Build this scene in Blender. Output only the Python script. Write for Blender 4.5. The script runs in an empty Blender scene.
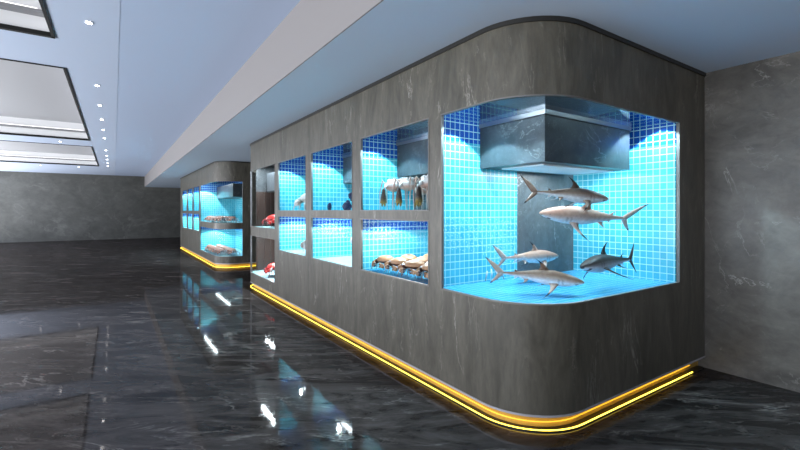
import bpy, bmesh, math, random
from mathutils import Vector, Matrix
random.seed(7)
C = bpy.context.scene.collection
PI = math.pi

# ------------------------------------------------------------------ camera
F_PX, HOR, VP1 = 425.0, 211.0, 114.0
TH = math.atan((400 - VP1) / F_PX)
EYE = 1.6
cam_d = bpy.data.cameras.new('camera')
cam_d.sensor_width = 36.0
cam_d.lens = F_PX / 800 * 36
cam_d.shift_y = -(225 - HOR) / 800
cam_d.clip_start = 0.05
cam = bpy.data.objects.new('camera', cam_d)
cam.location = (0, 0, EYE)
cam.rotation_euler = (PI / 2, 0, -TH)
C.objects.link(cam)
bpy.context.scene.camera = cam

# ------------------------------------------------------------------ world, exposure
w = bpy.data.worlds.new('world')
bpy.context.scene.world = w
w.use_nodes = True
w.node_tree.nodes['Background'].inputs[0].default_value = (0.72, 0.82, 1.0, 1)
w.node_tree.nodes['Background'].inputs[1].default_value = 0.8
vs = bpy.context.scene.view_settings
vs.view_transform = 'Standard'
vs.look = 'None'
vs.gamma = 1
vs.use_curve_mapping = False
vs.exposure = 0.45
cy = bpy.context.scene.cycles
cy.use_denoising = True
cy.max_bounces = 10
cy.transparent_max_bounces = 16
cy.sample_clamp_indirect = 6
cy.caustics_reflective = False
cy.caustics_refractive = False

def area(name, loc, rot, sx, sy, power, color):
    d = bpy.data.lights.new(name, 'AREA')
    d.shape = 'RECTANGLE'; d.size = sx; d.size_y = sy; d.energy = power; d.color = color
    o = bpy.data.objects.new(name, d); o.location = loc; o.rotation_euler = rot
    C.objects.link(o)
    return o

# unseen fill lights added to brighten the room, at left and behind the viewpoint
area('fill_light', (-7.4, 12.0, 0.75), (PI, math.radians(22), 0), 3.2, 34.0, 3100, (0.93, 0.96, 1.0))
area('fill_light', (-2.0, -3.6, 0.15), (PI, 0, 0), 7.0, 4.6, 160, (1.0, 0.965, 0.93))

def at(u, v, t):
    """photo position and distance along the lens axis -> a point in the room"""
    r = (u - 400) / F_PX
    return Vector((t * (r * math.cos(TH) + math.sin(TH)), t * (-r * math.sin(TH) + math.cos(TH)), EYE + (HOR - v) / F_PX * t))

# ------------------------------------------------------------------ dimensions
X0, R = 2.37, 0.52            # facade plane and corner radius
XW = 5.01                     # right wall
ZB, ZS, ZC = 0.114, 3.008, 3.62   # body underside, soffit, main ceiling
XB = 1.484                    # bulkhead face
YB = 29.0
ZT, ZL = 2.446, 0.915         # window head and sill
XH = 2.94                      # hanging hood

# ------------------------------------------------------------------ materials
class N:
    def __init__(s, name):
        s.m = bpy.data.materials.new(name); s.m.use_nodes = True
        s.t = s.m.node_tree; s.b = s.t.nodes['Principled BSDF']; s.out = s.t.nodes['Material Output']
    def n(s, typ, **k):
        o = s.t.nodes.new(typ)
        for a, v in k.items(): setattr(o, a, v)
        return o
    def l(s, a, b): s.t.links.new(a, b)
    def val(s, x, sock):
        if hasattr(x, 'links'): s.l(x, sock)
        else: sock.default_value = x
    def math(s, op, a, b=0.0, c=None):
        o = s.n('ShaderNodeMath', operation=op)
        s.val(a, o.inputs[0]); s.val(b, o.inputs[1])
        if c is not None: s.val(c, o.inputs[2])
        return o.outputs[0]
    def mix(s, f, a, b):
        o = s.n('ShaderNodeMix', data_type='RGBA')
        s.val(f, o.inputs[0]); s.val(a, o.inputs[6]); s.val(b, o.inputs[7])
        return o.outputs[2]
    def ramp(s, f, stops):
        o = s.n('ShaderNodeValToRGB')
        e = o.color_ramp.elements
        while len(e) < len(stops): e.new(0.5)
        for k, (p, c) in enumerate(stops):
            e[k].position = p; e[k].color = c if len(c) == 4 else (*c, 1)
        s.l(f, o.inputs[0])
        return o.outputs[0]
    def pos(s, scale=(1, 1, 1), rot=(0, 0, 0)):
        g = s.n('ShaderNodeNewGeometry'); m = s.n('ShaderNodeMapping')
        m.inputs['Scale'].default_value = scale; m.inputs['Rotation'].default_value = rot
        s.l(g.outputs['Position'], m.inputs['Vector'])
        return m.outputs[0]
    def noise(s, vec, sc, det=6, rough=0.6, dist=0.0):
        o = s.n('ShaderNodeTexNoise')
        o.inputs['Scale'].default_value = sc; o.inputs['Detail'].default_value = det
        o.inputs['Roughness'].default_value = rough; o.inputs['Distortion'].default_value = dist
        s.l(vec, o.inputs['Vector'])
        return o.outputs['Fac']
    def bump(s, h, strength=0.2, dist=0.01):
        o = s.n('ShaderNodeBump'); o.inputs['Strength'].default_value = strength
        o.inputs['Distance'].default_value = dist
        s.l(h, o.inputs['Height']); s.l(o.outputs[0], s.b.inputs['Normal'])

def plain(name, col, rough=0.5, metal=0.0, emit=None, strength=0.0, bumpy=0.0, bs=40.0):
    n = N(name)
    n.b.inputs['Base Color'].default_value = (*col, 1)
    n.b.inputs['Roughness'].default_value = rough
    n.b.inputs['Metallic'].default_value = metal
    if emit:
        n.b.inputs['Emission Color'].default_value = (*emit, 1)
        n.b.inputs['Emission Strength'].default_value = strength
    if bumpy:
        n.bump(n.noise(n.pos(), bs), bumpy, 0.004)
    return n.m

def marble(name, dark, light, vein, sc=1.0, stretch=(1, 1, 1), rot=(0, 0, 0), rough=0.35, vein_amt=0.6, vein_w=0.012, spec=0.5, cloud=1.6, pre=None):
    n = N(name)
    p = n.pos((stretch[0] * sc, stretch[1] * sc, stretch[2] * sc), rot)
    if pre is not None:
        m1 = n.n('ShaderNodeMapping'); m1.inputs['Scale'].default_value = stretch
        n.l(n.pos((1, 1, 1), (0, 0, pre)), m1.inputs['Vector']); p = m1.outputs[0]
    c1 = n.noise(p, cloud, 10, 0.62, 1.2)
    col = n.ramp(c1, [(0.3, dark), (0.72, light)])
    fine = n.noise(p, 9.0, 8, 0.7, 0.5)
    f2 = n.ramp(fine, [(0.3, (0.72, 0.72, 0.72)), (0.75, (1.25, 1.25, 1.25))])
    mul = n.n('ShaderNodeMix', data_type='RGBA', blend_type='MULTIPLY'); mul.inputs[0].default_value = 1.0
    n.l(col, mul.inputs[6]); n.l(f2, mul.inputs[7])
    col = mul.outputs[2]
    if pre is not None: c1 = n.noise(p, cloud, 10, 0.7, 1.6); col = n.ramp(c1, [(0.36, dark), (0.66, light)])
    # veins: the narrow band where a noise field crosses its middle
    def veins(scale, width, seedrot):
        m = n.n('ShaderNodeMapping'); m.inputs['Rotation'].default_value = seedrot
        m.inputs['Location'].default_value = (seedrot[0] * 3, 1.7, seedrot[2])
        n.l(p, m.inputs['Vector'])
        v = n.noise(m.outputs[0], scale, 9, 0.62, 0.8)
        d = n.math('ABSOLUTE', n.math('SUBTRACT', v, 0.5))
        r = n.ramp(d, [(0.0, (1, 1, 1)), (width, (0, 0, 0))])
        gate = n.ramp(n.noise(m.outputs[0], scale * 1.7, 2, 0.5), [(0.5, (0, 0, 0)), (0.66, (1, 1, 1))])
        return n.math('MULTIPLY', r, gate)
    v = n.math('MAXIMUM', veins(0.9, vein_w, (0.3, 0.5, 0.2)), n.math('MULTIPLY', veins(2.2, vein_w * 1.2, (1.1, 0.2, 0.9)), 0.5))
    v = n.math('MULTIPLY', v, vein_amt)
    col = n.mix(v, col, (*vein, 1))
    n.l(col, n.b.inputs['Base Color'])
    n.b.inputs['Roughness'].default_value = rough
    n.b.inputs['Specular IOR Level'].default_value = spec
    n.bump(fine, 0.06, 0.005)
    return n

def floor_mat():
    n = marble('floor_marble', (0.008, 0.0065, 0.006), (0.064, 0.053, 0.050), (0.30, 0.26, 0.24), sc=1.0,
               stretch=(0.7, 2.4, 1), pre=TH, rough=0.07, vein_amt=0.6, vein_w=0.014, cloud=1.5)
    # a few slight swells of the polish
    for l in list(n.b.inputs['Normal'].links): n.t.links.remove(l)
    n.bump(n.noise(n.pos(), 0.8, 2, 0.5), 0.05, 0.02)
    r = n.ramp(n.noise(n.pos(), 5.0, 6, 0.7), [(0.35, (0.025, 0.025, 0.025)), (0.8, (0.10, 0.10, 0.10))])
    # polished stone: matt body colour under a polish that reflects more towards grazing view
    df = n.n('ShaderNodeBsdfDiffuse'); gl = n.n('ShaderNodeBsdfGlossy')
    gl.inputs[0].default_value = (1, 0.95, 0.93, 1)
    n.l(r, gl.inputs['Roughness'])
    n.l(n.b.inputs['Base Color'].links[0].from_socket, df.inputs[0])
    bump = n.b.inputs['Normal'].links[0].from_socket
    n.l(bump, df.inputs['Normal']); n.l(bump, gl.inputs['Normal'])
    lw = n.n('ShaderNodeLayerWeight'); lw.inputs['Blend'].default_value = 0.5
    f = n.math('MULTIPLY_ADD', n.math('POWER', lw.outputs['Facing'], 3.5), 0.23, 0.03)
    mx = n.n('ShaderNodeMixShader')
    n.l(f, mx.inputs[0]); n.l(df.outputs[0], mx.inputs[1]); n.l(gl.outputs[0], mx.inputs[2])
    n.l(mx.outputs[0], n.out.inputs[0])
    return n.m

def tile_mat(name, tile, tile2, grout, pitch=(0.058, 0.0635, 0.068), line=0.11, rough=0.22, border=None):
    n = N(name)
    g = n.n('ShaderNodeNewGeometry')
    sp = n.n('ShaderNodeSeparateXYZ'); n.l(g.outputs['Position'], sp.inputs[0])
    sn = n.n('ShaderNodeSeparateXYZ'); n.l(g.outputs['True Normal'], sn.inputs[0])
    gm, cells = None, []
    for k in range(3):
        q = n.math('DIVIDE', n.math('ADD', sp.outputs[k], 20.0 + (0.018 if k == 2 else 0.0)), pitch[k])
        side = n.math('SUBTRACT', 1.0, n.math('ROUND', n.math('ABSOLUTE', sn.outputs[k])))
        f = n.math('FRACT', q)
        d = n.math('MINIMUM', f, n.math('SUBTRACT', 1.0, f))
        e = n.math('LESS_THAN', d, line * 0.5)
        e = n.math('MULTIPLY', e, side)
        gm = e if gm is None else n.math('MAXIMUM', gm, e)
        cells.append(n.math('MULTIPLY', n.math('FLOOR', q), side))
    cx = n.n('ShaderNodeCombineXYZ')
    for k in range(3): n.l(cells[k], cx.inputs[k])
    wn = n.n('ShaderNodeTexWhiteNoise', noise_dimensions='3D'); n.l(cx.outputs[0], wn.inputs['Vector'])
    col = n.mix(wn.outputs['Value'], (*tile, 1), (*tile2, 1))
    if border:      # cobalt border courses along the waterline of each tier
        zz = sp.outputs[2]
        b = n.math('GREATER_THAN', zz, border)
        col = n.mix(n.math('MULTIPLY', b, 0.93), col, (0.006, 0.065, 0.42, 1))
    col = n.mix(gm, col, (*grout, 1))
    n.l(col, n.b.inputs['Base Color'])
    n.b.inputs['Roughness'].default_value = rough
    n.bump(n.math('SUBTRACT', 1.0, gm), 0.25, 0.003)
    return n.m

def clear_mat(name, tint, glossy_tint, f_lo, f_hi, rough=0.0):
    """clear sheet: passes light straight through, reflects more towards grazing view"""
    n = N(name)
    n.t.nodes.remove(n.b)
    tr = n.n('ShaderNodeBsdfTransparent'); tr.inputs[0].default_value = (*tint, 1)
    gl = n.n('ShaderNodeBsdfGlossy'); gl.inputs[0].default_value = (*glossy_tint, 1); gl.inputs['Roughness'].default_value = rough
    lw = n.n('ShaderNodeLayerWeight'); lw.inputs['Blend'].default_value = 0.5
    p = n.math('POWER', lw.outputs['Facing'], 3.0)
    f = n.math('MULTIPLY_ADD', p, f_hi - f_lo, f_lo)
    mx = n.n('ShaderNodeMixShader')
    n.l(f, mx.inputs[0]); n.l(tr.outputs[0], mx.inputs[1]); n.l(gl.outputs[0], mx.inputs[2])
    n.l(mx.outputs[0], n.out.inputs[0])
    return n.m

def attr_mat(name, rough=0.5, spec=0.25, bs=30, ba=0.15):
    n = N(name)
    a = n.n('ShaderNodeAttribute'); a.attribute_name = 'Col'
    tc = n.n('ShaderNodeTexCoord')
    nz = n.noise(tc.outputs['Object'], bs, 6, 0.6)
    f = n.ramp(nz, [(0.3, (0.78, 0.78, 0.78)), (0.7, (1.1, 1.1, 1.1))])
    mul = n.n('ShaderNodeMix', data_type='RGBA', blend_type='MULTIPLY'); mul.inputs[0].default_value = 1.0
    n.l(a.outputs['Color'], mul.inputs[6]); n.l(f, mul.inputs[7])
    n.l(mul.outputs[2], n.b.inputs['Base Color'])
    n.b.inputs['Roughness'].default_value = rough
    n.b.inputs['Specular IOR Level'].default_value = spec
    n.bump(nz, ba, 0.004)
    return n.m

M = {}
M['floor'] = floor_mat()
M['stone'] = marble('body_stone', (0.058, 0.052, 0.039), (0.132, 0.119, 0.094), (0.46, 0.43, 0.38), stretch=(2.2, 2.2, 0.55), rough=0.42, vein_amt=0.6, vein_w=0.008, cloud=1.9).m
M['wallstone'] = marble('wall_stone', (0.062, 0.057, 0.051), (0.155, 0.144, 0.130), (0.5, 0.48, 0.46), stretch=(1, 0.8, 1.1), rot=(0.5, 0, 0), rough=0.42, vein_amt=0.55, vein_w=0.007, cloud=1.6).m
M['backstone'] = marble('back_stone', (0.055, 0.054, 0.048), (0.10, 0.099, 0.09), (0.30, 0.29, 0.27), stretch=(0.4, 0.4, 0.5), rot=(0, 0.5, 0), rough=0.5, vein_amt=0.22, vein_w=0.02, cloud=1.5).m
M['hood_shaded'] = marble('hood_marble_shaded', (0.030, 0.036, 0.042), (0.065, 0.074, 0.082), (0.45, 0.47, 0.48), stretch=(1.6, 1.6, 1.6), rot=(0.6, 0.2, 0), rough=0.35, vein_amt=0.6, vein_w=0.006).m  # same marble as the panels, with the hoods' shade put into the colour
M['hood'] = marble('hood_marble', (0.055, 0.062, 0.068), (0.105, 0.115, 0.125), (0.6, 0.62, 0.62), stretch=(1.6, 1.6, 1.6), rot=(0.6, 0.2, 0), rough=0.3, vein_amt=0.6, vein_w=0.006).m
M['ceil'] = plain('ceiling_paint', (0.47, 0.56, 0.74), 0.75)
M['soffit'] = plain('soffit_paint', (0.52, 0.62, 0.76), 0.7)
M['bulk'] = plain('bulkhead_paint', (0.26, 0.24, 0.235), 0.7)
M['white'] = plain('white_paint', (0.80, 0.80, 0.81), 0.6)
M['grey_paint'] = plain('grey_paint', (0.22, 0.22, 0.23), 0.4)
M['panel'] = plain('panel_paint', (0.38, 0.38, 0.40), 0.5)
M['black'] = plain('black_metal', (0.004, 0.004, 0.004), 0.9)
M['cap'] = plain('dark_cap', (0.018, 0.017, 0.015), 0.4)
M['trim_metal'] = plain('satin_trim', (0.55, 0.53, 0.56), 0.4, 0.35)
M['steel'] = plain('brushed_steel', (0.42, 0.41, 0.42), 0.3, 1.0)
M['frame'] = plain('bronze_steel', (0.17, 0.16, 0.15), 0.5, 0.5)
M['plinth'] = plain('plinth_metal', (0.62, 0.36, 0.07), 0.4, 0.3)
M['led_yellow'] = plain('led_yellow', (0.9, 0.7, 0.1), 0.5, 0, (1.0, 0.70, 0.06), 5.0)
M['led_amber'] = plain('led_amber', (0.9, 0.6, 0.1), 0.5, 0, (1.0, 0.55, 0.03), 0.8)
M['led_white'] = plain('led_white', (0.9, 0.95, 1.0), 0.5, 0, (0.85, 0.95, 1.0), 14.0)
M['led_soft'] = plain('led_soft', (0.9, 0.95, 1.0), 0.5, 0, (0.85, 0.95, 1.0), 5.0)
M['lamp'] = plain('lamp_white', (1, 1, 1), 0.5, 0, (1.0, 1.0, 1.0), 14.0)
M['cove'] = plain('cove_led', (1, 1, 1), 0.5, 0, (1.0, 0.99, 0.98), 0.9)
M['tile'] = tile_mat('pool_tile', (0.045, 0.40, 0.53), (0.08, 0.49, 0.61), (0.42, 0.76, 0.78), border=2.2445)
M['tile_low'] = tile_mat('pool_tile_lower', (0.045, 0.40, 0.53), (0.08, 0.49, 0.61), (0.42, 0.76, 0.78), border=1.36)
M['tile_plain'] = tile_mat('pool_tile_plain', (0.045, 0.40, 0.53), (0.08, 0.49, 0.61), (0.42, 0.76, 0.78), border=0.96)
M['tile_floor'] = tile_mat('pool_floor_tile', (0.03, 0.30, 0.58), (0.04, 0.34, 0.62), (0.28, 0.60, 0.72), line=0.08)
M['pale_floor'] = plain('pale_tank_floor', (0.42, 0.72, 0.78), 0.4, bumpy=0.1)
M['glass'] = clear_mat('clear_glass', (0.97, 0.99, 1.0), (1, 1, 1), 0.001, 0.006)
M['water'] = clear_mat('water_surface', (0.85, 0.95, 1.0), (0.75, 0.85, 0.92), 0.03, 0.95, 0.03)
M['brown'] = plain('brown_board', (0.045, 0.027, 0.022), 0.35, bumpy=0.2, bs=12)
M['skin'] = attr_mat('shark_skin')
M['shell'] = attr_mat('crab_shell', 0.4, 0.5, 55, 0.5)
M['fish'] = attr_mat('fish_scale', 0.35, 0.5, 60, 0.2)

# ------------------------------------------------------------------ builders
def obj(name, bm, mat, parent=None, smooth=False, loc=None, angle=None):
    me = bpy.data.meshes.new(name)
    bmesh.ops.recalc_face_normals(bm, faces=bm.faces)
    bm.to_mesh(me); bm.free()
    if mat: me.materials.append(mat)
    if smooth:
        for p in me.polygons: p.use_smooth = True
        if angle: me.set_sharp_from_angle(angle=math.radians(angle))
    o = bpy.data.objects.new(name, me)
    C.objects.link(o)
    if parent:
        o.parent = parent
        o.location = -Vector(parent.location) if loc is None else loc
    elif loc is not None: o.location = loc
    return o

def tag(o, label, cat, group=None):
    o['label'] = label; o['category'] = cat
    if group: o['group'] = group
    return o

def thing(name, label, cat, loc=(0, 0, 0), group=None):
    o = bpy.data.objects.new(name, None); o.location = loc; o.empty_display_size = 0.1
    C.objects.link(o)
    return tag(o, label, cat, group)

def struct(name, bm, mat, parent=None):
    o = obj(name, bm, mat, parent)
    if not parent: o['kind'] = 'structure'
    return o

def box(bm, x0, x1, y0, y1, z0, z1):
    v = [bm.verts.new((x, y, z)) for x in (x0, x1) for y in (y0, y1) for z in (z0, z1)]
    for f in ((0, 1, 3, 2), (4, 6, 7, 5), (0, 4, 5, 1), (2, 3, 7, 6), (0, 2, 6, 4), (1, 5, 7, 3)):
        bm.faces.new([v[i] for i in f])
    return bm

def bx(*a):
    return box(bmesh.new(), *a)

class Path:
    """plan outline of a block: far end -> arc -> straight facade -> arc -> near end"""
    def __init__(s, yf, yn, xe=XW - .003):
        s.yf, s.yn = yf, yn
        s.l0 = xe - (X0 + R); s.la = R * PI / 2; s.l1 = (yf - R) - (yn + R)
        s.xe = xe
        s.a0 = s.l0; s.a1 = s.a0 + s.la; s.b0 = s.a1 + s.l1; s.b1 = s.b0 + s.la; s.end = s.b1 + s.l0
    def at(s, d):
        if d <= s.a0: return Vector((s.xe - d, s.yf)), Vector((0, 1))
        if d <= s.a1:
            a = (d - s.a0) / R; c = Vector((X0 + R, s.yf - R)); n = Vector((-math.sin(a), math.cos(a)))
            return c + n * R, n
        if d <= s.b0: return Vector((X0, s.yf - R - (d - s.a1))), Vector((-1, 0))
        if d <= s.b1:
            a = (d - s.b0) / R; c = Vector((X0 + R, s.yn + R)); n = Vector((-math.cos(a), -math.sin(a)))
            return c + n * R, n
        return Vector((X0 + R + (d - s.b1), s.yn)), Vector((0, -1))
    def sy(s, y): return s.a1 + (s.yf - R - y)
    def sx_near(s, x): return s.b1 + (x - X0 - R)
    def sx_far(s, x): return s.xe - x
    def samples(s, s0, s1, extra=()):
        pts = {s0, s1}
        for lo, hi in ((s.a0, s.a1), (s.b0, s.b1)):
            k = 14
            for i in range(k + 1):
                d = lo + (hi - lo) * i / k
                if s0 < d < s1: pts.add(d)
        for e in extra:
            if s0 < e < s1: pts.add(e)
        r = sorted(pts); out = [r[0]]
        for d in r[1:]:
            if d - out[-1] > 1e-5: out.append(d)
        return out

def shell(path, s0, s1, z0, z1, off_out, off_in, holes=(), bm=None):
    """solid sheet following the outline; offsets outward (+) of the outline; rectangular holes"""
    bm = bm or bmesh.new()
    ss = path.samples(s0, s1, [e for h in holes for e in (h[0], h[1])])
    zs = sorted({z0, z1, *[e for h in holes for e in (h[2], h[3]) if z0 < e < z1]})
    vo, vi = {}, {}
    def vert(d, k, i, j):
        if (i, j) not in d:
            p, n = path.at(ss[i]); p = p + n * k
            d[(i, j)] = bm.verts.new((p.x, p.y, zs[j]))
        return d[(i, j)]
    def solid(i, j):
        if i < 0 or j < 0 or i >= len(ss) - 1 or j >= len(zs) - 1: return False
        a, b = (ss[i] + ss[i + 1]) / 2, (zs[j] + zs[j + 1]) / 2
        return not any(h[0] < a < h[1] and h[2] < b < h[3] for h in holes)
    for i in range(len(ss) - 1):
        for j in range(len(zs) - 1):
            if not solid(i, j): continue
            o = [vert(vo, off_out, *q) for q in ((i, j), (i + 1, j), (i + 1, j + 1), (i, j + 1))]
            n = [vert(vi, off_in, *q) for q in ((i, j), (i + 1, j), (i + 1, j + 1), (i, j + 1))]
            bm.faces.new(o); bm.faces.new(n[::-1])
            for a, b, di, dj in ((0, 1, 0, -1), (1, 2, 1, 0), (2, 3, 0, 1), (3, 0, -1, 0)):
                if not solid(i + di, j + dj): bm.faces.new((o[a], o[b], n[b], n[a]))
    return bm

def prism(bm, pts, z0, z1):
    lo = [bm.verts.new((p[0], p[1], z0)) for p in pts]; hi = [bm.verts.new((p[0], p[1], z1)) for p in pts]
    bm.faces.new(lo); bm.faces.new(hi[::-1])
    for i in range(len(pts)):
        j = (i + 1) % len(pts); bm.faces.new((lo[i], lo[j], hi[j], hi[i]))
    return bm

# ------------------------------------------------------------------ room
XL, YN = -9.0, -6.0
struct('floor', bx(XL, XW + 0.2, YN, YB + 0.2, -0.12, 0), M['floor'])
struct('wall_back', bx(XL, XW + 0.2, YB, YB + 0.2, 0, ZC + 0.6), M['backstone'])
struct('wall_right', bx(XW, XW + 0.2, YN, YB, 0, ZS), M['wallstone'])
struct('wall_front', bx(XL, XW + 0.2, YN - 0.2, YN, 0, ZC + 0.1), M['backstone'])
# soffit over the tanks and its face
struct('ceiling_soffit', bx(XB + 0.012, XW + 0.2, YN, YB, ZS, ZS + 0.1), M['soffit'])
struct('trim_bulkhead', bx(XB, XB + 0.012, YN, YB, ZS, ZC + 0.1), M['bulk'])
# main ceiling: two strips and a field with three recesses
struct('ceiling_strip', bx(0.05, XB, YN, YB, ZC, ZC + 0.1), M['ceil'])
XC1, XC0 = -0.575, -6.0
COF = [(-1.2, 6.34), (7.6, 15.03), (16.4, 23.4)]
bm = bmesh.new()
zc = ZC - 0.002
box(bm, XC1, 0.05, YN, YB, zc, zc + 0.12)
box(bm, XL, XC0, YN, YB, zc, zc + 0.12)
prev = YN
for a, b in COF + [(YB, YB)]:
    box(bm, XC0, XC1, prev, a, zc, zc + 0.12); prev = b
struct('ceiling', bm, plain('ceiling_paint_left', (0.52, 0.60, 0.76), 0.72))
for k, (a, b) in enumerate(COF):
    which = ('nearest the camera, cut by the top edge', 'in the middle of the row', 'farthest, just before the back wall')[k]
    t = thing('ceiling_recess', 'bright white stepped ceiling recess with black edge, ' + which, 'ceiling recess', (XC1, a, zc), 'stepped ceiling recesses')
    bm = bmesh.new()      # upstand walls
    H = 0.46
    for (x0, x1, y0, y1) in ((XC1 - 0.02, XC1 + 0.02, a, b), (XC0 - .02, XC0 + .02, a, b), (XC0, XC1, b - 0.02, b + .02), (XC0, XC1, a - 0.02, a + .02)):
        box(bm, x0, x1, y0, y1, zc + 0.02, zc + H)
    obj('upstand', bm, M['white'], t)
    obj('recess_panel', bx(XC0, XC1, a, b, zc + H, zc + H + 0.04), M['panel'], t)
    bm = bmesh.new()      # shadow-line ledge
    g = 0.14
    box(bm, XC0, XC1, b - g, b - 0.02, zc + 0.20, zc + 0.24); box(bm, XC0, XC1, a + 0.02, a + g, zc + 0.20, zc + 0.24)
    box(bm, XC1 - 0.05, XC1 - 0.02, a + g, b - g, zc + 0.20, zc + 0.24); box(bm, XC0 + 0.02, XC0 + g, a + g, b - g, zc + 0.20, zc + 0.24)
    obj('ledge', bm, M['grey_paint'], t)
    # light lines on the ledge
    obj('cove_light', bx(XC0 + g, XC1 - g, b - g + 0.03, b - g + 0.06, zc + 0.242, zc + 0.262), M['cove'], t)
    obj('cove_light', bx(XC0 + g, XC1 - g, a + g - 0.06, a + g - 0.03, zc + 0.242, zc + 0.262), M['cove'], t)
    bm = bmesh.new()      # black edge trim
    e = 0.05
    for (x0, x1, y0, y1) in ((XC1 - 0.022, XC1 + e * .2, a - e * .2, b + e * .2), (XC0 - e * .2, XC0 + e * .2, a, b),
                             (XC0, XC1, b - e, b + .01), (XC0, XC1, a - .01, a + 0.022)):
        box(bm, x0, x1, y0, y1, zc - 0.012, zc + 0.035)
    obj('edge_trim', bm, M['black'], t)

def disc(bm, x, y, z, r, h, seg=20):
    bmesh.ops.create_cone(bm, cap_ends=True, segments=seg, radius1=r, radius2=r, depth=h, matrix=Matrix.Translation((x, y, z)))
    return bm
dl = [(-0.222, y) for y in (5.62, 8.36, 9.9, 11.4, 12.85, 14.3, 17.1, 18.7, 20.1, 21.6, 23.1)] + [(-1.29, 15.7), (-2.68, 24.3), (-1.33, 24.3), (-0.222, 4.1), (-0.222, 2.6)]
ordn = ['first', 'second', 'third', 'fourth', 'fifth', 'sixth', 'seventh', 'eighth', 'ninth', 'tenth', 'eleventh']
for k, (x, y) in enumerate(dl):
    if k < 11: lab = 'small round recessed downlight, %s from the camera in the row beside the recesses' % ordn[k]
    elif k == 11: lab = 'small round downlight on the strip between the middle and farthest ceiling recesses'
    elif k == 12: lab = 'small round downlight beyond the farthest recess, the left one of two'
    elif k == 13: lab = 'small round downlight beyond the farthest recess, the right one of two'
    else: lab = 'small round downlight near the camera, seen only as a glint in the floor'
    if k > 13: continue
    t = thing('downlight', lab, 'downlight', (x, y, zc), 'recessed ceiling downlights')
    bm = bmesh.new(); disc(bm, x, y, zc - 0.004, 0.036, 0.010)
    obj('rim', bm, M['white'], t, True, angle=40)
    bm = bmesh.new(); disc(bm, x, y, zc - 0.0115, 0.026, 0.005)
    obj('lamp_disc', bm, M['lamp'], t)

# ------------------------------------------------------------------ the two tank blocks
def block(label, path, holes):
    t = thing('aquarium_cabinet', label, 'cabinet', (X0 + 1.2, (path.yf + path.yn) / 2, 0), 'stone clad aquarium blocks')
    obj('cladding', shell(path, 0, path.end, ZB, ZS - 0.03, 0, -0.022, holes), M['stone'], t, True, angle=25)
    obj('top_cap', shell(path, 0, path.end, ZS - 0.035, ZS - 0.001, 0.014, -0.05), M['cap'], t, True, angle=40)
    obj('bottom_trim', shell(path, 0, path.end, ZB - 0.008, ZB + 0.007, 0.005, -0.06), M['trim_metal'], t, True, angle=40)
    obj('plinth', shell(path, 0, path.end, 0.0, ZB - 0.008, -0.06, -0.10), M['plinth'], t, True, angle=40)
    u = obj('base_ledge', shell(path, 0, path.end - 0.03, 0.0, 0.010, 0.006, -0.06), M['cap'], t, True, angle=40)
    obj('led_strip', shell(path, path.a0 if path.yn < 5 else 0.3, path.end - (0.28 if path.yn < 5 else 1.0), 0.011, 0.016, 0.003, -0.004), M['led_yellow'], t, True, angle=40)
    obj('led_strip', shell(path, path.a0 if path.yn < 5 else 0.3, path.end - 0.2, 0.046, 0.051, -0.052, -0.06), M['led_amber'], t, True, angle=40)
    return t

def opening(path, s0, s1, z0, z1, parent, big=False):
    """frame and glass for an opening, children of the tank"""
    wd = 0.011
    hole = [(s0 + wd, s1 - wd, z0 + wd, z1 - wd)]
    obj('window_frame', shell(path, s0, s1, z0, z1, 0.004, -0.024, hole), M['frame'], parent, True, angle=30)
    obj('glass_pane', shell(path, s0 + wd, s1 - wd, z0 + wd, z1 - wd, -0.008, -0.018), M['glass'], parent, True, angle=30)

def spot(loc, power, col, half=62, blend=0.25, size=0.012, tilt=(0, 0, 0)):
    d = bpy.data.lights.new('tank_spot', 'SPOT'); d.energy = power; d.color = col
    d.spot_size = math.radians(2 * half); d.spot_blend = blend; d.shadow_soft_size = size
    o = bpy.data.objects.new('tank_spot', d); o.location = loc; o.rotation_euler = tilt
    C.objects.link(o)
    return o
def child_light(o, parent):
    l = Vector(o.location); o.parent = parent; o.location = l - Vector(parent.location)

def liner(x0, x1, y0, y1, z0, z1, sides, t, th=0.02, m='tile'):
    if 'r' in sides: obj('tiled_wall', bx(x0, x1, y0 - th, y0, z0, z1), M[m], t)     # near end
    if 'l' in sides: obj('tiled_wall', bx(x0, x1, y1, y1 + th, z0, z1), M[m], t)     # far end
    if 'b' in sides: obj('tiled_wall', bx(x1, x1 + th, y0 - th, y1 + th, z0, z1), M[m], t)

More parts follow.
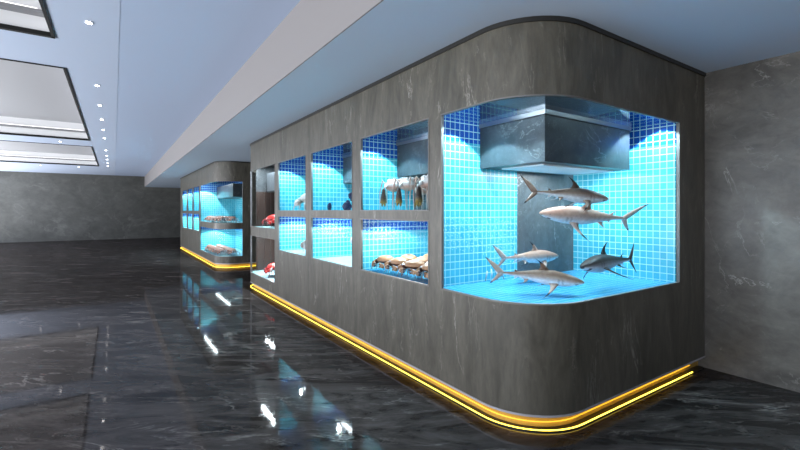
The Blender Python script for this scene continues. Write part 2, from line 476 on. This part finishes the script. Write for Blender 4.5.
CYAN = (0.80, 0.96, 1.0)
BLUE = (0.35, 0.62, 1.0)
XI = X0 + 0.026
def tank(label, path, y0, y1, upper, power=1.0):
    z0, z1 = (1.60, ZT) if upper else (ZL, 1.515)
    t = thing('aquarium', label, 'aquarium', (X0 + 0.3, (y0 + y1) / 2, z0), 'wall aquariums in the stone blocks')
    opening(path, path.sy(y1), path.sy(y0), z0, z1, t)
    xb = 3.15 if upper else 3.52
    top = 2.62 if upper else 1.585
    a, b = y0 - 0.03, y1 + 0.03
    if upper:
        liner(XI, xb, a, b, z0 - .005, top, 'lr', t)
        obj('back_wall', bx(xb, xb + .02, a - .02, b + .02, z0 - .005, top), M['hood'], t)
        obj('hood', bx(2.90, xb, a, b, 2.02, 2.405), M['hood_shaded'], t)
        obj('hood_edge', bx(2.885, 2.90, a, b, 2.405, 2.436), M['steel'], t)
        obj('water_surface', bx(XI, xb, a, b, 2.438, 2.443), M['water'], t)
        obj('lid', bx(XI, xb, a - .02, b + .02, top, top + .02), M['white'], t)
        obj('tank_floor', bx(XI, xb + .02, a - .02, b + .02, z0 - 0.03, z0 - .005), M['pale_floor'], t)
        obj('light_bar', bx(2.45, 2.47, a + 0.3, b - .1, 2.58, 2.60), M['led_soft'], t)
        child_light(spot((2.52, b - 0.26, 2.53), 58 * power, CYAN, 50, 0.12), t)
        child_light(area('tank_light', (2.47, (a + b) / 2 - .1, 2.55), (0, 0, 0), 0.04, 0.9, 3.5 * power, CYAN), t)
    else:
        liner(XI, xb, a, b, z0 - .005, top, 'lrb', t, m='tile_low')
        obj('lid', bx(XI, xb, a - .02, b + .02, top - 0.03, top - .01), M['white'], t)
        obj('tank_floor', bx(XI, xb + .02, a - .02, b + .02, z0 - 0.03, z0 - .005), M['tile_floor'] if y0 < 3.5 else M['pale_floor'], t)
        obj('light_bar', bx(2.79, 2.82, a + 0.2, b - .15, 1.525, 1.545), M['led_white'], t)
        child_light(spot((2.68, b - 0.30, 1.53), 25 * power, CYAN, 70, 0.15), t)
        child_light(area('tank_light', (2.8, (a + b) / 2, 1.52), (0, 0, 0), 0.05, 0.9, 3.5 * power, CYAN), t)
    return t

# near block
P1 = Path(9.57, 1.865)
bays = [(3.05, 4.34), (4.54, 5.83), (6.03, 7.32)]
S_BIG = (P1.sy(2.88), P1.sx_near(4.455), ZL, ZT)
S_COR = (P1.sx_far(3.4), P1.sy(7.50))
holes1 = [S_BIG, (*S_COR, 1.27, ZT), (*S_COR, 0.31, 1.10)]
for a, b in bays:
    holes1 += [(P1.sy(b), P1.sy(a), 1.60, ZT), (P1.sy(b), P1.sy(a), ZL, 1.515)]
block('long near grey stone aquarium block with rounded ends and yellow light line at its foot', P1, holes1)

nm = ['nearest the big shark tank', 'in the middle of the near block', 'beside the glazed far corner']
what_u = ['holding pale crabs with brown claws', 'holding dark navy fish', 'holding one white crab']
what_l = ['holding rows of brown crabs', 'holding a small white fish', 'holding one white crab']
for k, (a, b) in enumerate(bays):
    tank('upper wall aquarium %s, %s' % (what_u[k], nm[k]), P1, a, b, True)
    tank('lower wall aquarium %s, %s' % (what_l[k], nm[k]), P1, a, b, False)

# shark tank
BX, BY = 4.44, 2.98
t = thing('shark_aquarium', 'large blue tiled corner aquarium with curved glass holding five sharks', 'aquarium', (3.4, 2.4, ZL))
opening(P1, S_BIG[0], S_BIG[1], ZL, ZT, t)
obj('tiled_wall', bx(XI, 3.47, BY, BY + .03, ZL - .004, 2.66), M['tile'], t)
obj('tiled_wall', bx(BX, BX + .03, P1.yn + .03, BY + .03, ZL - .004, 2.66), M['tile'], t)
obj('marble_panel', bx(3.47, BX, BY, BY + .03, ZL - .004, 2.66), M['hood'], t)
def inner_plan(off, x1, y1):
    pts = []
    for s in P1.samples(P1.sy(y1), P1.sx_near(x1)):
        p, n = P1.at(s); p = p - n * off; pts.append((p.x, p.y))
    pts[0] = (pts[0][0], y1)
    pts.append((x1, y1))
    return pts
obj('tank_floor', prism(bmesh.new(), inner_plan(0.027, BX, BY), ZL - .03, ZL - .004), M['tile_floor'], t)
obj('water_surface', prism(bmesh.new(), inner_plan(0.027, BX, BY), 2.438, 2.443), M['water'], t)
obj('lid', prism(bmesh.new(), inner_plan(0.027, BX + .03, BY + .03), 2.66, 2.68), M['white'], t)
obj('hood', bx(XH, 4.26, 2.235, BY, 2.01, 2.40), M['hood_shaded'], t)
bm = bx(XH - .012, 4.272, 2.223, BY, 2.40, 2.437)
obj('hood_edge', bm, M['steel'], t)
for (x, y, pw, hf) in ((2.56, 2.70, 98, 49), (4.25, 2.02, 80, 49), (2.62, 2.25, 42, 42), (4.34, 2.66, 26, 54)):
    child_light(spot((x, y, 2.55), pw, CYAN, hf, 0.15), t)
obj('light_bar', bx(2.66, 2.69, 2.35, 2.85, 2.60, 2.62), M['led_white'], t)
obj('hood_fill_panel', bx(3.1, 4.2, 2.37, 2.85, 2.0, 2.01), M['white'], t)  # added with the fill below, whitens the hood underside
child_light(area('hood_fill', (3.65, 2.6, 1.996), (0, 0, 0), 1.0, 0.4, 15, (0.9, 0.97, 1.0)), t)  # added fill, hidden under the hood to brighten floor and sharks
child_light(area('tank_light', (2.80, 2.45, 2.6), (0, 0, 0), 0.2, 0.4, 3, CYAN), t)
child_light(area('tank_light', (3.6, 2.0, 2.6), (0, 0, 0), 1.2, 0.1, 3, CYAN), t)

# glazed corner display with two shelves at the far end of the near block
def corner(label, path, s0, s1, z0, z1, top, back, tiled, creature_light=1.0, near=False, ya=0, yb=0):
    t = thing('corner_aquarium', label, 'aquarium', (X0 + .4, (ya + yb) / 2, z0), 'glazed corner tanks')
    opening(path, s0, s1, z0, z1, t)
    if near:   # block 2: rounded corner towards the camera
        pts = [(XI, yb)]
        for s in path.samples(path.sy(yb), path.sx_near(back)):
            p, n = path.at(s); p = p - n * 0.027; pts.append((p.x, p.y))
        pts.append((back, yb)); pts = pts[1:]
    else:
        pts = []
        for s in path.samples(path.sx_far(back), path.sy(ya)):
            p, n = path.at(s); p = p - n * 0.027; pts.append((p.x, p.y))
        pts.append((back, ya))
    obj('tank_floor', prism(bmesh.new(), pts, z0 - .03, z0 - .004), M['pale_floor'], t)
    obj('lid', prism(bmesh.new(), pts, top, top + .02), M['white'], t)
    return t
T0 = corner('upper glazed display at the far rounded corner of the near block, holding a red crab', P1, S_COR[0], S_COR[1], 1.27, ZT, 2.62, 3.4, False, ya=7.45, yb=9.6)
obj('hood', bx(2.72, 3.38, 7.48, 9.15, 2.02, 2.40), M['hood_shaded'], T0)
obj('hood_edge', bx(2.71, 3.38, 7.48, 9.16, 1.995, 2.02), M['black'], T0)
obj('end_panel', bx(2.56, 3.38, 9.40, 9.42, 2.02, 2.60), M['hood'], T0)
def slats_end(x0, x1, z0, z1, y):
    bm = bx(x0, x1, y, y + .02, z0, z1)
    xx = x0 + .03
    while xx < x1 - .05:
        box(bm, xx, xx + .06, y - .02, y, z0, z1); xx += 0.14
    return bm
def slats(y0, y1, z0, z1, x):
    bm = bx(x, x + .02, y0, y1, z0, z1)
    yy = y0 + .02; k = 0
    while yy < y1 - .05:
        box(bm, x - .02, x, yy, yy + .05, z0, z1); yy += 0.12
    return bm
obj('slatted_back', slats(7.47, 9.5, 1.27, 2.02, 3.02), M['brown'], T0)
obj('side_wall', bx(XI, 3.4, 7.45, 7.47, 1.27, 2.62), M['white'], T0)
obj('slatted_end', slats_end(2.56, 3.38, 1.27, 2.02, 9.38), M['brown'], T0)
child_light(area('tank_light', (2.62, 8.5, 2.56), (0, 0, 0), 0.05, 1.3, 40, (0.85, 0.96, 1)), T0)
T1 = corner('lower glazed display at the far rounded corner of the near block, holding a red crab', P1, S_COR[0], S_COR[1], 0.31, 1.10, 1.15, 3.4, False, ya=7.45, yb=9.6)
obj('slatted_back', slats(7.47, 9.5, 0.31, 1.15, 3.02), M['brown'], T1)
obj('side_wall', bx(XI, 3.4, 7.45, 7.47, 0.31, 1.15), M['white'], T1)
obj('slatted_end', slats_end(2.56, 3.38, 0.31, 1.15, 9.38), M['brown'], T1)
obj('light_bar', bx(2.69, 2.72, 8.0, 8.7, 1.13, 1.145), M['led_white'], T1)
child_light(area('tank_light', (2.66, 8.5, 1.12), (0, 0, 0), 0.05, 1.0, 28, (0.85, 0.96, 1)), T1)

sp = P1.a0 + R * 1.318
for T, z0, z1 in ((T0, 1.27, ZT), (T1, 0.31, 1.10)):
    obj('corner_post', shell(P1, sp - .014, sp + .014, z0, z1, 0.008, -0.03), M['steel'], T)
# far block
P2 = Path(20.9, 12.55)
bays2 = [(15.62, 16.86), (17.08, 18.32), (18.54, 19.80)]
S_C2 = (P2.sy(15.42), P2.sx_near(3.05))
holes2 = [(*S_C2, 1.25, ZT), (*S_C2, 0.31, 1.10)]
for a, b in bays2:
    holes2 += [(P2.sy(b), P2.sy(a), 1.60, ZT), (P2.sy(b), P2.sy(a), ZL, 1.515)]
block('shorter far grey stone aquarium block with rounded corner and yellow light line at its foot', P2, holes2)
nm2 = ['nearest its glazed corner', 'in the middle', 'farthest to the left']
for k, (a, b) in enumerate(bays2):
    tank('upper narrow empty aquarium in the far block, %s of the three' % nm2[k], P2, a, b, True, 0.9)
    tank('lower narrow empty aquarium in the far block, %s of the three' % nm2[k], P2, a, b, False, 0.9)
for up in (True, False):
    z0, z1, top = (1.25, ZT, 2.62) if up else (0.31, 1.10, 1.17)
    T = corner('%s curved corner aquarium of the far block with a pile of pinkish crabs' % ('upper' if up else 'lower'), P2, S_C2[0], S_C2[1], z0, z1, top, 3.5, True, near=True, ya=12.6, yb=15.45)
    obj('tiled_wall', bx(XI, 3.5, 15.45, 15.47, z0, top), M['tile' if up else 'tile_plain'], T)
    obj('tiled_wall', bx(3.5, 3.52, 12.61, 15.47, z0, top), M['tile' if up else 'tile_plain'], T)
    if up:
        obj('hood', bx(2.9, 3.5, 13.1, 15.45, 2.02, 2.41), M['hood_shaded'], T)
        obj('marble_panel', bx(3.47, 3.5, 12.7, 13.3, 1.25, 2.02), M['cap'], T)
        child_light(spot((2.52, 15.15, 2.52), 70, CYAN, 50, 0.15), T)
        child_light(area('tank_light', (2.50, 14.3, 2.56), (0, 0, 0), 0.05, 2.0, 12, CYAN), T)
    else:
        child_light(spot((2.8, 15.1, 1.13), 38, CYAN, 62, 0.15), T)
        child_light(area('tank_light', (2.8, 14.0, 1.13), (0, 0, 0), 0.05, 2.0, 9, CYAN), T)

# ------------------------------------------------------------------ animals
class Col:
    """mesh with a colour per vertex"""
    def __init__(s): s.v, s.f, s.c = [], [], []
    def add(s, p, c): s.v.append(tuple(p)); s.c.append((*c, 1)); return len(s.v) - 1
    def rings(s, rings, cols, cap=True):
        ids = [[s.add(p, c) for p, c in zip(r, cc)] for r, cc in zip(rings, cols)]
        n = len(ids[0])
        for a, b in zip(ids, ids[1:]):
            for i in range(n):
                j = (i + 1) % n; s.f.append((a[i], a[j], b[j], b[i]))
        if cap: s.f.append(tuple(ids[0][::-1])); s.f.append(tuple(ids[-1]))
    def tube(s, pts, rad, cols, n=8, flat=1.0):
        pts = [Vector(p) for p in pts]; rr, cc = [], []
        for k, p in enumerate(pts):
            d = (pts[min(k + 1, len(pts) - 1)] - pts[max(k - 1, 0)]).normalized()
            a = d.orthogonal().normalized() if abs(d.z) > .95 else d.cross(Vector((0, 0, 1))).normalized()
            b = d.cross(a).normalized()
            rr.append([p + a * math.cos(2 * PI * i / n) * rad[k] * flat + b * math.sin(2 * PI * i / n) * rad[k] for i in range(n)])
            cc.append([cols[k]] * n)
        s.rings(rr, cc)
    def ball(s, c, r, col, nu=10, nv=7, fn=None):
        c = Vector(c); rr, cc = [], []
        for k in range(nv + 1):
            a = -PI / 2 + PI * (0.04 + 0.92 * k / nv)
            row, cr = [], []
            for i in range(nu):
                b = 2 * PI * i / nu
                q = Vector((math.cos(a) * math.cos(b), math.cos(a) * math.sin(b), math.sin(a)))
                p = Vector((q.x * r[0], q.y * r[1], q.z * r[2]))
                cl = col(q) if callable(col) else col
                if fn: p = fn(p, q)
                row.append(c + p); cr.append(cl)
            rr.append(row); cc.append(cr)
        s.rings(rr, cc)
    def mesh(s, name, mat):
        me = bpy.data.meshes.new(name); me.from_pydata(s.v, [], s.f)
        bm = bmesh.new(); bm.from_mesh(me); bmesh.ops.recalc_face_normals(bm, faces=bm.faces); bm.to_mesh(me); bm.free()
        a = me.color_attributes.new('Col', 'FLOAT_COLOR', 'POINT')
        for i, c in enumerate(s.c): a.data[i].color = c
        me.materials.append(mat)
        for p in me.polygons: p.use_smooth = True
        return me

def interp(xs, ys, x):
    if x <= xs[0]: return ys[0]
    for a, b, p, q in zip(xs, xs[1:], ys, ys[1:]):
        if x <= b:
            t = (x - a) / (b - a); t = t * t * (3 - 2 * t) * 0.4 + t * 0.6
            return p + (q - p) * t
    return ys[-1]

def make_shark(label, nose, tail, back, side, belly, roll=0.0, bend=0.03, tailbend=0.0, pect=(0.13, 0.11), tip=(0.012, 0.012, 0.014)):
    """unit shark: nose at x=0, upper tail tip at x=1"""
    XS = [0, .012, .04, .09, .15, .22, .30, .38, .45, .52, .59, .66, .72, .78, .82]
    HU = [.004, .013, .024, .038, .050, .060, .066, .066, .059, .048, .037, .027, .019, .014, .013]
    HD = [.003, .010, .022, .036, .050, .062, .068, .064, .055, .043, .031, .021, .015, .011, .011]
    WD = [.005, .018, .034, .049, .060, .066, .067, .063, .055, .044, .032, .022, .015, .010, .007]
    def spine(x):
        y = bend * math.sin(x * PI * 1.6) * x + tailbend * max(0, x - .5) ** 2
        return y
    def bent(p): return Vector((p[0], p[1] + spine(p[0]), p[2]))
    m = Col()
    n, nr = 20, 44
    rr, cc = [], []
    def lerp3(a, b, t):
        t = max(0, min(1, t)); return tuple(a[i] + (b[i] - a[i]) * t for i in range(3))
    for k in range(nr + 1):
        x = .82 * (k / nr) ** 1.15
        hu, hd, wd = interp(XS, HU, x) * 1.15, interp(XS, HD, x) * 1.18, interp(XS, WD, x) * 1.12
        zc = -0.012 + 0.014 * min(1, x / .3)
        row, cr = [], []
        for i in range(n):
            a = 2 * PI * i / n
            c, s_ = math.cos(a), math.sin(a)
            y = wd * math.copysign(abs(c) ** .9, c); z = (hu if s_ > 0 else hd) * s_ + zc
            row.append(bent((x, y, z)))
            h = s_
            if h > 0.15: col = lerp3(side, back, (h - 0.15) / 0.5)
            else: col = lerp3(belly, side, (h + 0.22) / 0.3)
            if .205 < x < .285 and -0.35 < h < .3 and k % 2 == 0: col = tuple(q * .62 for q in col)   # gill slits
            if .055 < x < .085 and h < -.45 : col = (.10, .045, .045)      # mouth
            if x < .02: col = lerp3(side, back, .6)
            cr.append(col)
        rr.append(row); cc.append(cr)
    m.rings(rr, cc)
    def fin(le0, te0, tp, sweep=0.25, conc=0.35, th=0.008, col_a=None, col_b=None, blackfrom=0.66):
        le0, te0, tp = Vector(le0), Vector(te0), Vector(tp)
        rr, cc = [], []
        K = 9
        mid = (le0 + te0) / 2
        span = tp - mid; nrm = (te0 - le0).cross(span).normalized()
        for k in range(K + 1):
            t = k / K
            le = le0.lerp(tp, t) - (te0 - le0) * sweep * math.sin(PI * t) * .5 + span * 0.06 * math.sin(PI * t)
            te = te0.lerp(tp, t) - (te0 - le0) * conc * math.sin(PI * t ** .8)
            if (te - le).dot(te0 - le0) < 0.0008: te = le + (te0 - le0) * .03
            h = th * (1 - t) + .0012
            m1, m2 = le.lerp(te, .3), le.lerp(te, .7)
            row = [le, m1 + nrm * h, m2 + nrm * h * .5, te, m2 - nrm * h * .5, m1 - nrm * h]
            rr.append([bent(p) for p in row])
            ca, cb = col_a or side, col_b or side
            up = nrm.z > 0
            if t >= blackfrom: cl = [tip] * 6
            else:
                A, B = (ca, cb) if up else (cb, ca)
                cl = [ca, A, A, ca, B, B]
            cc.append(cl)
        m.rings(rr, cc)
    fin((.340, 0, .066), (.480, 0, .056), (.490, 0, .185), col_a=back, col_b=back)          # dorsal
    fin((.640, 0, .024), (.700, 0, .018), (.725, 0, .070), col_a=back, col_b=back)
    fin((.635, 0, -.016), (.695, 0, -.012), (.725, 0, -.064), col_a=belly, col_b=belly, blackfrom=.85)
    for s_ in (1, -1):
        fin((.240, s_ * .052, -.032), (.355, s_ * .050, -.036), (.415, s_ * (.06 + pect[0] * 1.15), -.036 - pect[1] * 1.15), col_a=side, col_b=belly, th=.009)
        fin((.535, s_ * .030, -.032), (.600, s_ * .026, -.030), (.625, s_ * .075, -.072), col_a=side, col_b=belly, th=.006, blackfrom=.9)
    fin((.780, 0, .006), (.850, 0, -.012), (1.0, 0, .160), sweep=.45, conc=-.05, th=.011, col_a=side, col_b=side, blackfrom=.85)   # tail, upper lobe
    fin((.780, 0, .008), (.850, 0, .006), (.945, 0, -.135), sweep=.35, conc=.05, th=.010, col_a=side, col_b=side, blackfrom=.74)
    for s_ in (1, -1):
        m.ball(bent((.072, s_ * .0405, .006)), (.0065, .004, .0065), (.01, .01, .01), 8, 6)
    me = m.mesh('shark', M['skin'])
    nose, tail = Vector(nose), Vector(tail)
    L = (tail - nose).length / Vector((1.0, 0.15)).length
    ex = (tail - nose).normalized()
    ez = (Vector((0, 0, 1)) - ex * ex.z).normalized(); ey = ez.cross(ex)
    ez2 = ez * math.cos(roll) + ey * math.sin(roll); ey2 = ez2.cross(ex)
    # the upper tail tip is above the axis: tip the body so that tip meets the given point
    q = Matrix.Rotation(math.atan(0.15), 3, 'Y')
    B = Matrix((ex, ey2, ez2)).transposed() @ q
    o = bpy.data.objects.new('shark', me)
    o.matrix_world = Matrix.Translation(nose) @ (B * L).to_4x4()
    C.objects.link(o)
    tag(o, label, 'shark', 'sharks in the big corner tank')
    return o

BR, BRS, BL = (.075, .045, .032), (.30, .24, .20), (.70, .71, .72)
PK, PKS = (.34, .22, .17), (.58, .43, .36)
DK, DKS = (.014, .010, .010), (.045, .033, .032)
make_shark('brown and white shark, topmost of the five, heading right', at(608.5, 198, 3.72), at(521.5, 176, 3.55), BR, (.26, .175, .135), BL, roll=.1, bend=.03, pect=(.12, .10))
make_shark('pale pinkish shark heading left, just below the topmost one', at(540, 212, 3.95), at(649.5, 206, 4.10), PK, PKS, BL, roll=-.5, bend=-.02, pect=(.12, .09))
make_shark('small pale shark heading right, behind the lower left one', at(558, 255, 4.25), at(494, 246, 3.85), PK, (.50, .36, .30), BL, roll=.1, bend=.03, pect=(.10, .09))
make_shark('light brown shark with dark snout, lowest and farthest left, heading right', at(584.5, 281.5, 3.42), at(485, 257, 3.55), (.16, .095, .065), (.44, .32, .25), BL, roll=.15, bend=-.02, pect=(.13, .11))
make_shark('dark charcoal shark turned towards the glass, lowest on the right', at(581, 266, 3.48), at(637, 243, 4.06), DK, DKS, (.6, .65, .7), roll=.12, bend=.05, tailbend=.3, pect=(.15, .10))

def make_crab_mesh(name, top, under, legc, tipc, kind='brown'):
    m = Col()
    def cc(q):
        return top if q.z > -.05 else under
    hz = 0.36 if kind != 'pale' else .42
    def shape(p, q):        # fan-shaped carapace with a scalloped front rim
        a = math.atan2(q.y, q.x)
        k = 1 + 0.035 * math.cos(a * 18) * abs(math.cos(a)) + (0.12 * q.y if q.y > 0 else 0)
        return Vector((p.x * k, p.y * (1.0 if q.y > 0 else .82) * k, p.z * (1.0 if q.z > 0 else .75)))
    m.ball((0, .01, .088), (.115, .082, .11 * hz), cc, 28, 10, shape)
    for s_ in (-1, 1):
        m.ball((s_ * .022, .066, .093), (.006, .006, .008), (.01, .01, .01), 6, 4)
        # claw arm and pincers
        m.tube([(s_ * .07, .045, .078), (s_ * .115, .070, .070), (s_ * .105, .105, .062)], [.014, .019, .016], [under, under, top])
        m.ball((s_ * .080, .118, .052), (.030, .018, .018), lambda q: top if q.x * -s_ < .4 else tipc, 12, 7)
        m.tube([(s_ * .062, .124, .064), (s_ * .040, .126, .066), (s_ * .022, .118, .058)], [.012, .009, .002], [top, tipc, tipc])
        m.tube([(s_ * .064, .124, .048), (s_ * .042, .128, .044), (s_ * .024, .120, .050)], [.010, .007, .002], [top, tipc, tipc])
        for k in range(4):  # walking legs
            y = .035 - .028 * k; sp = .05 - .03 * k
            m.tube([(s_ * .075, y, .075), (s_ * .120, y + sp * .4, .088), (s_ * .150, y + sp * .9, .050), (s_ * .158, y + sp * 1.3, .004)],
                   [.010, .0095, .007, .002], [under, legc, legc, tipc], 7)
    return m.mesh(name, M['shell'])

BRC = make_crab_mesh('crab', (.42, .215, .105), (.10, .04, .02), (.55, .62, .66), (.08, .07, .07))
WHC = make_crab_mesh('crab', (.62, .60, .58), (.42, .38, .34), (.60, .60, .58), (.5, .42, .35), 'pale')
RDC = make_crab_mesh('crab', (.62, .018, .012), (.35, .02, .02), (.42, .30, .30), (.06, .04, .04))
PKC = make_crab_mesh('crab', (.58, .30, .22), (.24, .12, .09), (.55, .58, .62), (.2, .18, .17))

def place(me, name, label, cat, loc, rz, sc, group=None, rx=0.0):
    o = bpy.data.objects.new(name, me); o.location = loc; o.rotation_euler = (rx, 0, rz); o.scale = (sc, sc, sc * 1.3)
    C.objects.link(o)
    return tag(o, label, cat, group)

# rows of brown crabs in the near lower tank
rows = [('front', 2.60, 0), ('middle', 2.87, 1), ('back', 3.14, 2)]
for rn, x, k in rows:
    for j in range(4):
        y = 4.12 - 0.285 * j - (0.07 * k)
        if y < 3.1: continue
        place(BRC, 'crab', 'brown crab in the %s row of the near lower tank, %s from the left' % (rn, ordn[j]), 'crab',
              (x, y, ZL - .003), PI / 2 + random.uniform(-.2, .2) + (0 if k else .1), 1.12, 'brown crabs in the near lower tank')

# pale crabs with brown claws in the near upper tank
def make_hanging_crab():
    m = Col()
    W, S, D, Yw = (.60, .55, .52), (.46, .28, .22), (.045, .026, .018), (.26, .15, .02)
    def fn(p, q):
        a = math.atan2(q.y, q.x)
        k = 1 + .07 * math.cos(a * 11) + .06 * math.sin(q.z * 9)
        return p * k
    m.ball((0, 0, .20), (.095, .075, .048), lambda q: W if q.z > -.25 else S, 26, 10, fn)
    for i in range(9):
        a = 2 * PI * i / 9
        m.ball((.06 * math.cos(a), .045 * math.sin(a), .238), (.014, .014, .018), W, 7, 5)
    for s_ in (-1, 1):
        # long jointed legs, knees up, feet on the floor
        for k in range(3):
            y = .04 - .04 * k
            m.tube([(s_ * .07, y, .20), (s_ * (.105), y * 1.6, .245), (s_ * .125, y * 2.1, .15), (s_ * .115, y * 2.3, .0)],
                   [.012, .010, .006, .002], [W, S, S, W], 7)
    # big hanging dark claw, wide at its yellow tip
    m.tube([(0.0, .065, .20), (0.0, .10, .195), (0, .115, .165), (0, .118, .10), (0, .118, .062)], [.016, .016, .020, .038, .044], [S, W, D, D, Yw], 10, .8)
    m.tube([(0.02, .118, .065), (.026, .118, .045), (.024, .118, .035)], [.014, .009, .003], [Yw, Yw, D], 7)
    m.tube([(-0.02, .118, .065), (-.026, .118, .045), (-.024, .118, .035)], [.014, .009, .003], [Yw, Yw, D], 7)
    return m.mesh('crab', M['shell'])
HC = make_hanging_crab()
for k, (x, y) in enumerate([(2.66, 4.09), (2.66, 3.80), (2.66, 3.42), (2.66, 3.19)]):
    place(HC, 'crab', 'white spiny crab with hanging brown claw in near upper tank, %s from the left' % ordn[k], 'crab',
          (x, y, 1.597), PI / 2 + .15 * (k % 2), 1.12, 'white crabs in the near upper tank')
for k, (x, y) in enumerate([(2.95, 3.93), (2.96, 3.60), (2.95, 3.27)]):
    place(HC, 'crab', 'white spiny crab in the back row of the near upper tank, %s from the left' % ordn[k], 'crab',
          (x, y, 1.597), PI / 2 + .4, 0.95, 'white crabs in the near upper tank')
place(WHC, 'crab', 'single white crab in the upper tank beside the glazed far corner', 'crab', (2.68, 6.52, 1.597), PI / 2 + .3, 1.8)
place(WHC, 'crab', 'single white crab in the lower tank beside the glazed far corner', 'crab', (2.72, 6.40, ZL - .003), PI / 2 - .2, 1.9)
place(RDC, 'crab', 'red crab on the upper shelf of the glazed far corner', 'crab', (2.66, 8.38, 1.267), PI / 2 + .2, 1.6)
place(RDC, 'crab', 'red crab on the lower shelf of the glazed far corner', 'crab', (2.66, 8.38, 0.307), PI / 2 - .2, 1.6)
for up in (True, False):
    z = 1.247 if up else 0.307
    k = 0
    for i in range(9):
        for j in range(2):
            y = 13.0 + .25 * i; x = 2.62 + .28 * j
            if y < 13.2 and x < 2.8: continue
            place(PKC, 'crab', 'small pinkish crab in the %s corner tank of the far block' % ('upper' if up else 'lower'), 'crab',
                  (x, y, z), PI / 2 + random.uniform(-.4, .4), 1.2, 'pink crabs in the far %s corner tank' % ('upper' if up else 'lower'))

def make_fish(body, finc, tall=.36):
    m = Col()
    XS = [0, .03, .1, .2, .35, .5, .65, .78, .86]
    HS = [.02, .10, .22, .33, .40, .38, .27, .12, .07]
    rr, cc = [], []
    for k in range(15):
        x = .86 * k / 14; h = interp(XS, HS, x) * tall / .36; wd = h * .30 + .008
        rr.append([Vector((x, wd * math.cos(2 * PI * i / 12), h * math.sin(2 * PI * i / 12))) for i in range(12)]); cc.append([body] * 12)
    m.rings(rr, cc)
    def plate(pts, th=.012):
        c = [m.add((p[0], th * (1 if s_ else -1), p[1]), finc) for s_ in (0, 1) for p in pts]; n = len(pts)
        m.f.append(tuple(c[:n])); m.f.append(tuple(c[n:][::-1]))
        for i in range(n):
            j = (i + 1) % n; m.f.append((c[i], c[j], c[n + j], c[n + i]))
    plate([(.82, .05), (1.0, .20), (.96, 0), (1.0, -.20), (.82, -.05)])
    plate([(.22, .26), (.40, .55), (.62, .50), (.76, .12), (.5, .2)])
    plate([(.35, -.26), (.50, -.52), (.66, -.46), (.76, -.12), (.5, -.2)])
    for s_ in (-1, 1):
        m.ball((.12, s_ * .065, .05), (.022, .012, .022), (.5, .45, .2), 8, 5)
        m.tube([(.28, s_ * .10, -.02), (.36, s_ * .16, -.06), (.44, s_ * .18, -.10)], [.04, .05, .01], [finc] * 3, 6, .4)
    return m.mesh('fish', M['fish'])
NV = make_fish((.012, .016, .06), (.008, .010, .045))
WF = make_fish((.85, .86, .88), (.75, .75, .78))
def fish(me, label, p, rz, ry, sc, group=None):
    o = bpy.data.objects.new('fish', me); o.location = p; o.rotation_euler = (0, ry, rz); o.scale = (sc,) * 3
    C.objects.link(o); tag(o, label, 'fish', group)
G = 'navy fish in the middle upper tank'
fish(NV, 'small oval navy fish low in the middle upper tank, left of the other two', at(327.5, 205.5, 6.30), -.6 + 1.2, .3, .17, G)
fish(NV, 'larger navy fish swimming low in the middle upper tank near its right edge', at(342, 206.5, 6.0), -.45, 0, .17, G)
fish(NV, 'navy fish in the middle upper tank, highest of the three', at(348.5, 194, 6.05), -.2, .5, .14, G)
fish(WF, 'small white fish at the right edge of the middle lower tank', at(350, 240.5, 5.9), -.3, 0, .16)
